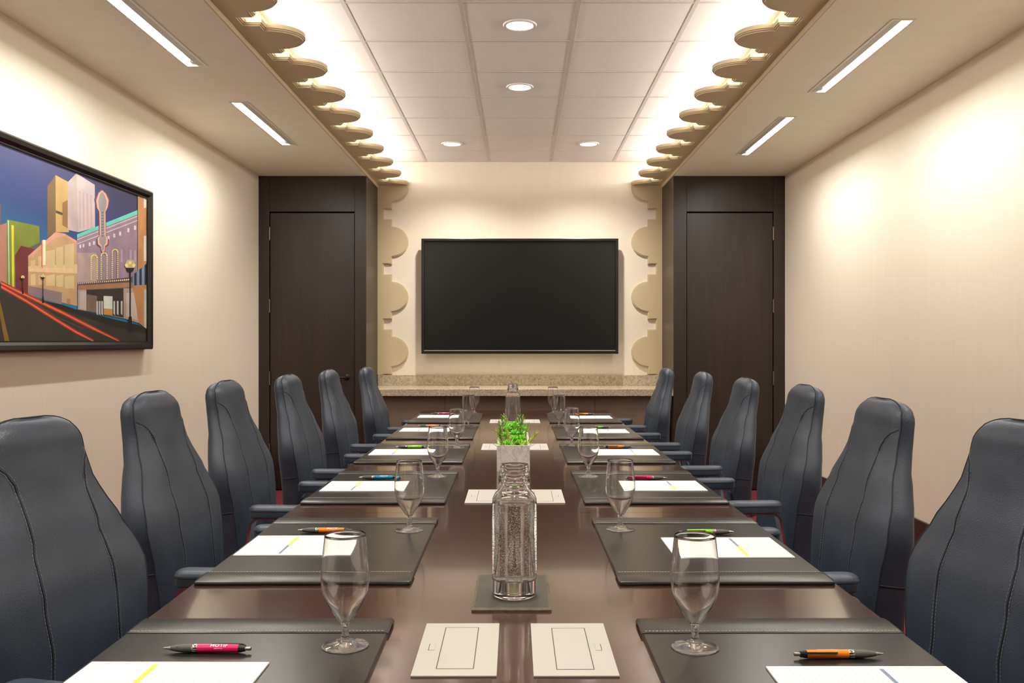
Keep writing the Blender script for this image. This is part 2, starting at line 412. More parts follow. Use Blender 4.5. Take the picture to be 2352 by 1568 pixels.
# ------------------------------------------------------------------ lamps
def slot_lamp(s, y0, y1, label):
    a, b = SLX[s]; cx, cy = (a + b) / 2, (y0 + y1) / 2; L = (y1 - y0) / 2; W = (b - a) / 2
    t = thing('slot_light', label, 'ceiling light', (cx, cy, ZS), 0, 'recessed linear slot lights in the soffits')
    bm = B(); f = .009
    for x0, x1, u0, u1 in ((-W - .004, -W + f, -L - .004, L + .004), (W - f, W + .004, -L - .004, L + .004), (-W + f, W - f, -L - .004, -L + f), (-W + f, W - f, L - f, L + .004)):
        box(bm, x0, x1, u0, u1, -.004, .003)
    link('trim_frame', bm, M['white'], t)
    bm = B(); h = .085; w = W - .004; l = L - .004
    V = lambda x, y, z: bm.verts.new((x, y, z))
    quad(bm, [(-w, -l, 0), (-w, l, 0), (-w, l, h), (-w, -l, h)]); quad(bm, [(w, -l, 0), (w, -l, h), (w, l, h), (w, l, 0)])
    quad(bm, [(-w, -l, h), (-w, l, h), (w, l, h), (w, -l, h)])
    quad(bm, [(-w, -l, 0), (-w, -l, h), (w, -l, h), (w, -l, 0)]); quad(bm, [(-w, l, 0), (w, l, 0), (w, l, h), (-w, l, h)])
    link('reflector', bm, M['reflector'], t)
    bm = B(); xa, xb = sorted((-s * (W - f), -s * (W - .046)))
    box(bm, xa, xb, -L + .012, L - .012, .0, .004); xc = -s * (W - .046); box(bm, min(xc, xc + s * .003), max(xc, xc + s * .003), -L + .012, L - .012, .0, .03); link('baffle', bm, M['alu'], t)
    bm = B(); tx = s * .006; tube(bm, [(tx, -L + .04, .026), (tx, L - .04, .026)], .011, 12); link('lamp_tube', bm, M['tube'], t, True)
    lamp('slot_light_beam', 'AREA', (cx + s * .010, cy, ZS + .010), (0, s * -.22, 0), SLOT_W, (1.0, 0.968, 0.90), shape='RECTANGLE', size=.03, size_y=2 * L - .12)
    for q in (-1, 1):
        bm = B(); box(bm, tx - .014, tx + .014, q * (L - .025) - .015, q * (L - .025) + .015, .008, .084, 0, .002)
        link('socket', bm, M['blackplastic'], t)
for s, side in ((-1, 'left'), (1, 'right')):
    for (y0, y1), w in zip(SLOTS[s], ('nearer of the two', 'farther of the two', 'one beside the camera', 'one behind the camera')):  # last two on each side are unseen, added for the light they give
        slot_lamp(s, y0, y1, 'white recessed linear light in the %s soffit, %s' % (side, w) if 'two' in w else 'white recessed linear light in the %s soffit out of view, %s' % (side, w))
DL = [((0, 5.06), 'round recessed downlight in the middle tile column, nearest in view'), ((0, 6.29), 'round recessed downlight in the middle tile column, second from the camera'),
      ((-.602, 8.10), 'round recessed downlight near the far wall, left one of the pair'), ((.61, 8.10), 'round recessed downlight near the far wall, right one of the pair'),
      ((0, 3.83), 'round recessed downlight out of view above the water carafe'), ((0, 2.20), 'round recessed downlight out of view above the near table end'), ((0, .9), 'round recessed downlight out of view above the camera')]  # the three out-of-view ones continue the row, added to light the room
dl0 = None
for (x, y), lab in DL:
    if dl0 is None:
        dl0 = thing('downlight', lab, 'ceiling light', (x, y, ZC), 0, 'round recessed downlights')
        bm = B(); lathe(bm, [(.074, .0), (.074, -.006), (.080, -.010), (.090, -.009), (.094, -.004), (.094, 0)], 40); link('trim_ring', bm, M['white'], dl0, True)
        bm = B(); lathe(bm, [(0, -.004), (.05, -.0042), (.0745, -.005), (.0745, -.001), (0, -.001)], 40); link('lens', bm, M['lens'], dl0, True)
    else: dup(dl0, (x, y, ZC), None, lab)
    back = y > 8
    if back:
        lamp('downlight_beam', 'SPOT', (x, y, ZC - .02), (0, 0, 0), 135.0, WARM, spot_size=math.radians(140), spot_blend=1.0, shadow_soft_size=.05); continue
    lamp('downlight_beam', 'SPOT', (x, y, ZC - .02), (0, 0, 0), DOWN_W * (0.8 if back else 1), WARM, spot_size=math.radians(100 if back else 96), spot_blend=.75, shadow_soft_size=.06)

# ------------------------------------------------------------------ far wall: screen, counter, cabinet
t = thing('television', 'large dark wall-mounted screen with black frame above the counter', 'television', (0, 8.79, 1.774))
W, H = .944, .552
bm = B()
fw, dp = .027, .035
for x0, x1, z0, z1 in ((-W, W, H - fw, H), (-W, W, -H, -H + fw), (-W, -W + fw, -H + fw, H - fw), (W - fw, W, -H + fw, H - fw)):
    box(bm, x0, x1, -dp, .02, z0, z1, 0, .003)
link('frame', bm, M['black'], t)
bm = B(); box(bm, -W + fw, W - fw, -.012, .01, -H + fw, H - fw); link('screen', bm, M['screen'], t)
bm = B(); tube(bm, [(-W + fw, -.028, -H + fw + .004), (W - fw, -.028, -H + fw + .004)], .004, 8); link('bottom_trim', bm, M['steel'], t, True)
bm = B(); box(bm, -.7, .7, .01, .04, -.40, .40, 0, .004); box(bm, -.3, .3, .04, .108, -.2, .2, 0, .003); link('wall_mount', bm, M['blackplastic'], t)

ct = thing('stone_countertop', 'beige speckled stone counter with backsplash below the big screen', 'countertop', (0, 8.55, .912))
bm = B(); box(bm, -SX + .001, SX - .001, -.33, .349, -.0625, 0, 0, .003); link('slab', bm, M['stone'], ct)
bm = B(); box(bm, -SX + .001, SX - .001, .325, .349, 0, .102, 0, .002); link('backsplash', bm, M['stone'], ct)
cb = thing('base_cabinet', 'plain brown cabinet front under the stone counter', 'cabinet', (0, 8.6, 0))
bm = B(); box(bm, -SX + .002, SX - .002, -.22, .29, .08, .848, 0, .001); link('body', bm, M['cabinet'], cb)
bm = B(); box(bm, -SX + .002, SX - .002, -.17, .29, 0, .08); link('plinth', bm, M['black'], cb)
for k in range(4):
    w = (2 * SX - .02) / 4; x = -SX + .01 + k * w
    bm = B(); box(bm, x + .002, x + w - .002, -.238, -.221, .09, .845, 0, .001); link('door', bm, M['cabinet'], cb)

# ------------------------------------------------------------------ framed street picture on the left wall
def canv(px, py, xw=-2.318):                       # zoomed photo coordinates of the picture -> wall plane (Y, z)
    X, Y = px / 2.529, 280 + py / 2.529
    D = xw * F_PX / (X - VPX); return (D, CAM_Z - (Y - VPY) * D / F_PX)
PY0, PY1, PZ0, PZ1 = 3.55, 5.718, 1.292, 2.274      # outer frame
pic = thing('framed_picture', 'black framed night street painting hanging on the left wall', 'picture', (XL, (PY0 + PY1) / 2, PZ0))
oy, oz = (PY0 + PY1) / 2, PZ0
bm = B(); fwid = .050
def frame_bar(p, q, inn):                          # bevelled moulding with mitred ends
    prof = [(0, .0), (0, .052), (.010, .060), (.030, .056), (.044, .040), (fwid, .040), (fwid, .0)]
    p, q = Vector(p), Vector(q); d = (q - p).normalized(); inn = Vector(inn); rr = []
    for end, sg in ((p, 1), (q, -1)):
        rr.append([bm.verts.new(Vector((h, end.x, end.y)) + Vector((0, (inn * w + d * sg * w).x, (inn * w + d * sg * w).y))) for w, h in prof])
    n = len(prof)
    for i in range(n): bm.faces.new((rr[0][i], rr[0][(i + 1) % n], rr[1][(i + 1) % n], rr[1][i]))
a0, a1, b0, b1 = PY0 - oy, PY1 - oy, 0.0, PZ1 - oz
frame_bar((a0, b0), (a1, b0), (0, 1)); frame_bar((a1, b0), (a1, b1), (-1, 0)); frame_bar((a1, b1), (a0, b1), (0, -1)); frame_bar((a0, b1), (a0, b0), (1, 0))
link('frame', bm, M['black'], pic)
PC = []                                            # paint colours
def pcol(c, var=.12, sc=9):
    PC.append(plain('paint_%d' % len(PC), c, .45, var=var, scale=sc)); return len(PC) - 1
sky = NT('paint_night_sky'); sky.set(Roughness=.4)
g = sky.n('ShaderNodeTexGradient'); sky.l(sky.co((1, 1.35, 0), (PI / 2, 0, 0)) if False else sky.co((1, 1, 1)), g.inputs['Vector'])
sp = sky.n('ShaderNodeSeparateXYZ'); sky.l(sky.co(), sp.inputs[0])
h = sky.n('ShaderNodeMath', operation='MULTIPLY_ADD'); sky.l(sp.outputs['Z'], h.inputs[0]); h.inputs[1].default_value = 1.35; h.inputs[2].default_value = -.48
nz = sky.n('ShaderNodeMath', operation='MULTIPLY_ADD'); sky.l(sky.noise(3), nz.inputs[0]); nz.inputs[1].default_value = .12; sky.l(h.outputs[0], nz.inputs[2])
h2 = sky.n('ShaderNodeMath', operation='MULTIPLY_ADD'); sky.l(sp.outputs['Y'], h2.inputs[0]); h2.inputs[1].default_value = .22; sky.l(nz.outputs[0], h2.inputs[2])
sky.l(sky.ramp(h2.outputs[0], [(0.1, (34, 120, 165)), (0.42, (40, 72, 130)), (0.68, (56, 62, 118)), (0.95, (42, 44, 84))]), sky.b.inputs['Base Color'])
PC.append(sky.m)
bm = B(); lay = [0]
def poly(pts, c, raw=False):
    lay[0] += 1; x = .0312 + .000012 * lay[0]
    Q = [(p if raw else canv(*p)) for p in pts]
    lo_y, hi_y, lo_z, hi_z = PY0 + .046, PY1 - .046, PZ0 + .046, PZ1 - .046
    Q = [(min(max(y, lo_y), hi_y), min(max(z, lo_z), hi_z)) for y, z in Q]
    quad(bm, [(x, y - oy, z - oz) for y, z in Q], c)
box(bm, .012, .031, PY0 + .046 - oy, PY1 - .046 - oy, .046, PZ1 - oz - .046, 0)
poly([(PY0, PZ0), (PY1, PZ0), (PY1, PZ1), (PY0, PZ1)], 0, True)
grn, mar = pcol((126, 138, 52)), pcol((112, 44, 44))
# left of the photo's edge: plain continuation of street and facade
poly([(PY0, 1.40), (4.08, 1.60), (4.08, 1.95), (PY0, 2.05)], pcol((150, 95, 88)), True)
poly([(0, 600), (38, 585), (42, 960), (0, 940)], pcol((186, 128, 112)))
poly([(38, 565), (228, 605), (232, 720), (90, 780), (86, 985), (38, 960)], grn)
poly([(150, 735), (232, 700), (232, 790), (150, 800)], pcol((92, 96, 80)))
poly([(66, 598), (80, 601), (82, 985), (70, 980)], pcol((226, 214, 60)))
poly([(44, 570), (52, 572), (56, 960), (50, 958)], pcol((170, 214, 190)))
poly([(86, 775), (122, 718), (200, 738), (172, 790), (168, 1004), (90, 985)], mar)
poly([(275, 375), (322, 308), (324, 640), (275, 670)], pcol((122, 98, 62)))
poly([(322, 308), (400, 350), (400, 640), (324, 640)], pcol((198, 166, 104)))
poly([(324, 512), (396, 540), (396, 556), (324, 528)], pcol((74, 66, 52)))
poly([(362, 470), (396, 450), (396, 620), (362, 600)], pcol((148, 112, 70)))
poly([(393, 350), (443, 298), (456, 640), (393, 626)], pcol((188, 172, 168), .18))
poly([(443, 298), (550, 365), (552, 612), (456, 640)], pcol((204, 188, 190), .1))
for k in range(4): poly([(456 + k * 22, 400 + k * 8), (468 + k * 22, 400 + k * 8), (470 + k * 22, 618), (460 + k * 22, 622)], pcol((196, 170, 172), .1))
poly([(163, 778), (320, 640), (375, 648), (446, 690), (448, 1068), (163, 1004)], pcol((196, 160, 118)))
poly([(163, 778), (320, 640), (375, 648), (446, 690), (446, 705), (375, 662), (320, 672), (163, 796)], pcol((222, 160, 140)))
poly([(163, 868), (448, 880), (448, 826), (163, 838)], pcol((226, 196, 150)))
for x0, x1, z0, z1 in ((178, 205, 800, 850), (222, 250, 775, 850), (266, 318, 742, 845), (326, 366, 722, 845), (376, 430, 705, 850), (178, 205, 880, 945), (222, 250, 882, 945), (266, 318, 884, 950), (326, 366, 886, 955), (376, 430, 890, 965)):
    poly([(x0, z0 + 8), (x1, z0), (x1, z1 + 2), (x0, z1)], pcol((214, 190, 142)))
poly([(165, 950), (358, 990), (358, 1060), (165, 1004)], pcol((140, 122, 126)))
poly([(387, 1026), (408, 1028), (408, 1060), (387, 1056)], pcol((170, 130, 90)))
poly([(240, 690), (246, 690), (246, 850), (240, 840)], pcol((240, 80, 60)))
poly([(246, 685), (264, 685), (264, 832), (246, 830)], pcol((255, 240, 200)))
poly([(447, 665), (800, 520), (800, 965), (448, 948)], pcol((152, 128, 148), .16))
poly([(448, 760), (560, 760), (560, 930), (448, 930)], pcol((178, 154, 150), .16))
poly([(447, 652), (800, 511), (800, 535), (447, 672)], pcol((96, 208, 190)))
for q in (22, 46): poly([(447, 652 + q + 8), (800, 522 + q), (800, 527 + q), (447, 656 + q + 8)], pcol((214, 206, 206)))
for x, z in ((466, 722), (484, 718), (520, 710), (545, 702), (630, 672), (663, 660), (697, 648), (745, 628), (784, 614)):
    w = 3 + x / 250; poly([(x - w, z - 2 * w), (x + w, z - 2 * w), (x + w, z + 2 * w), (x - w, z + 2 * w)], pcol((222, 216, 220)))
wn = pcol((176, 158, 176))
for x in (700, 752, 778): poly([(x, 745), (x + 12, 742), (x + 12, 815), (x, 812)], wn)
# tall sign with a glowing outline
head = [(592, 398), (612, 418), (628, 456), (622, 498), (610, 522), (612, 660), (624, 676), (622, 708), (608, 720), (606, 748), (596, 758), (588, 742), (586, 722), (570, 708), (568, 676), (580, 658), (578, 520), (566, 500), (560, 456), (574, 414)]
poly([(592 + (x - 594) * 1.35, 575 + (z - 575) * 1.06) for x, z in head], pcol((72, 70, 118)))
poly([(594 + (x - 594) * 1.12, 578 + (z - 578) * 1.015) for x, z in head], pcol((255, 120, 88)))
poly([(594 + (x - 594) * .97, 578 + (z - 578) * .995) for x, z in head], pcol((255, 196, 160)))
poly([(594 + (x - 594) * .76, 578 + (z - 578) * .97) for x, z in head], pcol((158, 150, 156)))
for k in range(9): poly([(588, 522 + k * 17), (602, 520 + k * 17), (602, 530 + k * 17), (588, 532 + k * 17)], pcol((120, 108, 112)))
yl = pcol((250, 238, 150)); yh = pcol((196, 178, 118))
def bulb(x, z, r, c): poly([(x + r * math.cos(a * PI / 3), z + r * math.sin(a * PI / 3)) for a in range(6)], c)
for x0, x1, zt, zb in ((529, 563, 772, 912), (586, 619, 760, 910), (649, 681, 740, 905)):
    cx, rr = (x0 + x1) / 2, (x1 - x0) / 2
    path = [(x0, zb - k * 12) for k in range(int((zb - zt - rr) / 12) + 1)] + [(cx - rr * math.cos(a), zt + rr - rr * math.sin(a)) for a in (.3, .8, 1.3, PI - 1.3, PI - .8, PI - .3)] + [(x1, zt + rr + k * 12) for k in range(int((zb - zt - rr) / 12) + 1)]
    for p in path: bulb(p[0], p[1], 5.2, yh); bulb(p[0], p[1], 3.4, yl)
poly([(448, 940), (760, 900), (772, 902), (772, 930), (448, 952)], pcol((92, 72, 84)))
for k in range(26): bulb(453 + k * 11.6, 939 - k * .95, 2.6 + k * .08, yl)
poly([(448, 950), (772, 930), (772, 960), (448, 975)], pcol((160, 118, 92)))
poly([(448, 975), (805, 962), (805, 1168), (715, 1140), (448, 1088)], pcol((176, 152, 142)))
poly([(498, 974), (714, 966), (714, 1136), (498, 1100)], pcol((50, 44, 44)))
poly([(500, 1000), (560, 1010), (556, 1108), (500, 1098)], pcol((120, 100, 92)))
poly([(460, 985), (498, 982), (498, 1090), (460, 1082)], pcol((186, 176, 170)))
dw = pcol((186, 186, 180))
for x in (556, 570, 584, 655, 675, 698): poly([(x, 1040), (x + 10, 1040), (x + 10, 1122), (x, 1114)], dw)
poly([(598, 1010), (650, 1012), (650, 1086), (598, 1082)], pcol((206, 210, 200))); poly([(598, 1082), (650, 1086), (650, 1122), (598, 1118)], pcol((186, 136, 66)))
poly([(730, 992), (792, 990), (792, 1150), (730, 1130)], pcol((196, 182, 174)))
poly([(797, 400), (880, 430), (880, 850), (797, 880)], pcol((186, 132, 82), .2))
wv = pcol((214, 204, 196))
for z0, z1 in ((425, 500), (662, 808)): poly([(832, z0), (880, z0 + 6), (880, z1 + 6), (832, z1)], wv)
nav, pale = pcol((34, 44, 66)), pcol((120, 142, 168))
poly([(766, 890), (836, 832), (880, 826), (880, 952), (768, 952)], pale)
for k in range(4): poly([(776 + k * 30, 882 - k * 25), (790 + k * 30, 870 - k * 25), (790 + k * 30, 952), (776 + k * 30, 952)], nav)
poly([(766, 950), (880, 950), (880, 1205), (805, 1168)], pcol((182, 130, 84))); poly([(834, 975), (880, 972), (880, 1200), (834, 1190)], pcol((190, 198, 194)))
# street
rd = pcol((52, 47, 44), .25, 5)
poly([(PY0, PZ0), (PY1, PZ0), (PY1, canv(868, 1205)[1])] + [canv(x, z) for x, z in ((805, 1180), (640, 1140), (448, 1092), (360, 1066), (240, 1040), (100, 998), (0, 955))] + [(PY0, 1.60)], rd, True)
poly([(448, 1092), (640, 1140), (805, 1180), (868, 1205), (868, 1230), (660, 1190), (448, 1120), (240, 1055), (240, 1036), (360, 1062)], pcol((30, 27, 27)))
tr, tr2, hot = pcol((150, 58, 40)), pcol((214, 66, 42)), pcol((252, 126, 84))
def trail(pts, w, c):
    for (x0, z0), (x1, z1) in zip(pts, pts[1:]): poly([(x0, z0 - w), (x1, z1 - w), (x1, z1 + w), (x0, z0 + w)], c)
for pts in ([(0, 955), (150, 1040), (300, 1135), (430, 1215), (540, 1275)], [(0, 935), (180, 1022), (360, 1108), (520, 1190), (690, 1278)]):
    trail(pts, 13, tr); trail(pts, 7, tr2); trail(pts, 3, hot)
trail([(150, 1020), (330, 1135), (480, 1200)], 2, pcol((110, 90, 54)))
poly([(-30, 1000), (-14, 1000), (50, 1290), (22, 1290)], pcol((132, 104, 40)))
blk, glow = pcol((20, 18, 20)), pcol((236, 222, 150))
for x, zt, zb, k in ((752, 855, 1220, 1.0), (245, 905, 1052, .42), (127, 910, 998, .36)):
    bulb(x, zt - 25 * k, 34 * k, pcol((196, 176, 130)))
    for dx in (-20, 0, 20): bulb(x + dx * k, zt - (22 if dx else 38) * k, 11 * k, glow)
    poly([(x - 3.5 * k - .5, zt), (x + 3.5 * k + .5, zt), (x + 3.5 * k + .5, zb), (x - 3.5 * k - .5, zb)], blk)
    poly([(x - 24 * k, zt - 8 * k), (x + 24 * k, zt - 8 * k), (x + 16 * k, zt + 14 * k), (x - 16 * k, zt + 14 * k)], blk)
    poly([(x - 9 * k, zb - 90 * k), (x + 9 * k, zb - 90 * k), (x + 14 * k, zb), (x - 14 * k, zb)], blk)
link('canvas', bm, [PC[2]] + PC[1:] if False else [sky.m] + PC[1:], pic, False, 'keep')

# ------------------------------------------------------------------ the table (slightly turned: x drifts -0.0055 per metre)
TA = 0.0055
def T(u, Y, z): return Vector((u - TA * Y, Y, z))
TW, TZ = .797, .74
tb = thing('conference_table', 'long dark espresso conference table in three leaves', 'table', (0, 0, 0), TA)
prof = [(-TW, TZ - .0015), (-TW + .0015, TZ), (TW - .0015, TZ), (TW, TZ - .0015), (TW, TZ - .018), (TW - .28, TZ - .021), (TW - .31, TZ - .05), (-TW + .31, TZ - .05), (-TW + .28, TZ - .021), (-TW, TZ - .018)]
cuts = [.85, 3.206, 5.47, 7.97]
for k in range(3):
    bm = B(); prism(bm, prof, 'y', cuts[k] + .0012, cuts[k + 1] - .0012)
    link('tabletop_leaf', bm, M['table'], tb)
for y in (1.9, 4.35, 6.9):
    bm = B(); box(bm, -.34, .34, y - .32, y + .32, .05, TZ - .05, 0, .006); box(bm, -.37, .37, y - .35, y + .35, 0, .055, 0, .004)
    link('pedestal', bm, M['door'], tb)

# data hatch plates let into the table
hp = None
for i, (y, sx) in enumerate([(y, s) for y in (1.785, 3.535, 5.19, 6.85) for s in (-1, 1)]):
    wh = ['nearest the camera', 'behind the near carafe', 'beside the marble planter', 'beside the far carafe'][i // 2]
    lab = 'pale metal cable hatch in the tabletop %s, %s one of the pair' % (wh, 'left' if sx < 0 else 'right')
    cx = -.1095 if sx < 0 else .1105
    if hp is None:
        hp = thing('cable_hatch', lab, 'cable hatch', T(cx, y, TZ), TA, 'pale metal cable hatches')
        bm = B(); box(bm, -.077, .077, -.152, .152, 0, .0035, 0, .0008); link('plate', bm, M['alu'], hp)
        bm = B()
        for x in (-.034, .034): box(bm, x - .0008, x + .0008, -.118, .122, .0034, .0038)
        for yy in (-.118, .122): box(bm, -.034, .034, yy - .0008, yy + .0008, .0034, .0038)
        link('lid_seam', bm, M['groove'], hp)
        bm = B(); box(bm, -.0325, .0325, -.1165, .1205, .003, .0040, 0, .0004); link('lid', bm, M['alu'], hp)
        bm = B(); box(bm, -.057, -.046, -.018, .020, .003, .0046, 0, .0004); box(bm, -.0585, -.057, -.018, .020, .0034, .0038, 1); link('latch', bm, [M['alu'], M['groove']], hp)
    else:
        dup(hp, T(cx, y, TZ), TA if sx < 0 else PI + TA, lab)

# ------------------------------------------------------------------ desk pads
def rrect(x0, x1, y0, y1, r, n=5):
    out = []
    for cx, cy, a0 in ((x1 - r, y1 - r, 0), (x0 + r, y1 - r, PI / 2), (x0 + r, y0 + r, PI), (x1 - r, y0 + r, 1.5 * PI)):
        out += [(cx + r * math.cos(a0 + PI / 2 * k / n), cy + r * math.sin(a0 + PI / 2 * k / n)) for k in range(n + 1)]
    return out
ML, MW, MT = .815, .530, .008
def make_pad(label, loc):
    t = thing('desk_pad', label, 'desk pad', loc, TA, 'black leather desk pads along the table')
    bm = B(); e = .0025
    o = rrect(-MW / 2, MW / 2, -ML / 2, ML / 2, .012); i = rrect(-MW / 2 + e, MW / 2 - e, -ML / 2 + e, ML / 2 - e, .010)
    prism(bm, o, 'z', 0, MT - e * .9)
    a = [bm.verts.new((p[0], p[1], MT - e * .9)) for p in o]; b = [bm.verts.new((p[0], p[1], MT)) for p in i]
    n = len(o)
    for k in range(n): bm.faces.new((a[k], a[(k + 1) % n], b[(k + 1) % n], b[k]))
    bm.faces.new(b); link('base_panel', bm, M['padleather'], t, 30)
    for q in (-1, 1):
        bm = B()
        # rolled leather band over the end, cross-section in (y, z), rounded outer edge
        L = ML / 2; prof = [(L + .002, .0015), (L + .0035, .005), (L + .002, .0085), (L - .004, .0108), (L - .05, .0112), (L - .092, .0106), (L - .0965, .0092), (L - .097, MT - .001), (L - .02, MT - .001), (L - .02, .0015)]
        nx = 9; xs = [-MW / 2 - .002 + (MW + .004) * k / (nx - 1) for k in range(nx)]
        xs = [-MW / 2 - .002, -MW / 2 + .001, -MW / 2 + .006] + [-MW / 2 + .006 + (MW - .012) * k / 6 for k in range(1, 6)] + [MW / 2 - .006, MW / 2 - .001, MW / 2 + .002]
        rings = []
        for x in xs:
            dd = (MW / 2 + .002) - abs(x); rd = max(0, .008 - dd); sh = .008 - math.sqrt(max(0, .008 ** 2 - rd ** 2))
            rings.append([bm.verts.new((x, q * (y - (sh if y > L - .03 else 0)), z - (sh * .25 if z > .008 else 0))) for y, z in prof])
        for r0, r1 in zip(rings, rings[1:]):
            for k in range(len(prof)): bm.faces.new((r0[k], r0[(k + 1) % len(prof)], r1[(k + 1) % len(prof)], r1[k]))
        bm.faces.new(rings[0][::-1]); bm.faces.new(rings[-1])
        bd = link('end_band', bm, M['padband'], t, 35)
        bm = B(); x = -MW / 2 + .006
        while x < MW / 2 - .01:
            box(bm, x, x + .0048, q * (L - .0895) - .0007, q * (L - .0895) + .0007, .0102, .0114); x += .0074
        link('stitching', bm, M['padstitch'], bd)
    return t
fronts = [1.137 + 1.1135 * k for k in range(6)]
ORD = ['nearest the camera', 'second from the camera', 'third from the camera', 'fourth from the camera', 'fifth from the camera', 'farthest from the camera']
PENS = {-1: ['pink', 'orange', 'blue', 'lime', 'orange', 'pink'], 1: ['orange', 'lime', 'pink', 'orange', 'green', 'orange']}
pad0 = None
for s, side in ((-1, 'left'), (1, 'right')):
    for k in range(6):
        lab = 'black leather desk pad on the %s side of the table, %s' % (side, ORD[k])
        loc = T(s * .524, fronts[k] + ML / 2, TZ)
        if pad0 is None: pad0 = make_pad(lab, loc)
        else: dup(pad0, loc, None, lab)

# ------------------------------------------------------------------ notepads
ZP = TZ + MT
def make_notepad(label, loc, rz):
    # local x: from the reader's side (0) to the table middle; reader's lines run along y
    t = thing('notepad', label, 'notepad', loc, rz, 'white notepads on the desk pads')
    bm = B(); box(bm, -.1635, .1635, -.126, .126, 0, .0035, 0, .0003); link('sheets', bm, M['paper'], t)
    bm = B(); z = .00352
    for k in range(15): x = -.02 + k * .0112; quad(bm, [(x, -.112, z), (x + .0008, -.112, z), (x + .0008, .112, z), (x, .112, z)])
    for k in range(9): x = -.150 + k * .0118; quad(bm, [(x, -.112, z), (x + .0006, -.112, z), (x + .0006, .112, z), (x, .112, z)])
    link('ruled_lines', bm, M['rule'], t)
    bm = B(); z = .00356
    quad(bm, [(-.044, -.112, z), (-.036, -.112, z), (-.036, -.004, z), (-.044, -.004, z)], 0)
    quad(bm, [(-.044, -.002, z), (-.034, -.002, z), (-.034, .112, z), (-.044, .112, z)], 1)
    quad(bm, [(-.156, -.0035, z), (-.044, -.0035, z), (-.044, -.0015, z), (-.156, -.0015, z)], 2)
    for q, c in ((.1145, 3), (-.1155, 0)):
        for k in range(6): quad(bm, [(-.152 + k * .018, q - .0007, z), (-.142 + k * .018, q - .0007, z), (-.142 + k * .018, q + .0007, z), (-.152 + k * .018, q + .0007, z)], c if k % 2 else 1)
    link('printed_header', bm, [M['inkblue'], M['inkyellow'], M['inkgrey'], M['inkred']], t)
    return t
np0 = None
NPY = {-1: [1.555, 2.648, 3.73, 4.877, 6.115, 7.205], 1: [1.532, 2.622, 3.74, 4.87, 6.02, 7.13]}
NPU = {-1: [-.616, -.614, -.608, -.600, -.595, -.595], 1: [.618, .602, .600, .590, .578, .588]}
for s, side in ((-1, 'left'), (1, 'right')):
    for k in range(6):
        lab = 'white ruled notepad beside %s pen, %s on the %s side' % (PENS[s][k], ORD[k], side)
        loc = T(NPU[s][k], NPY[s][k], ZP + .0001); rz = (TA if s < 0 else PI + TA) + [-.012, .004, .0, .006, -.004, .0][k] * (1 if s < 0 else .3)
        if np0 is None: np0 = make_notepad(lab, loc, rz)
        else: dup(np0, loc, rz, lab)

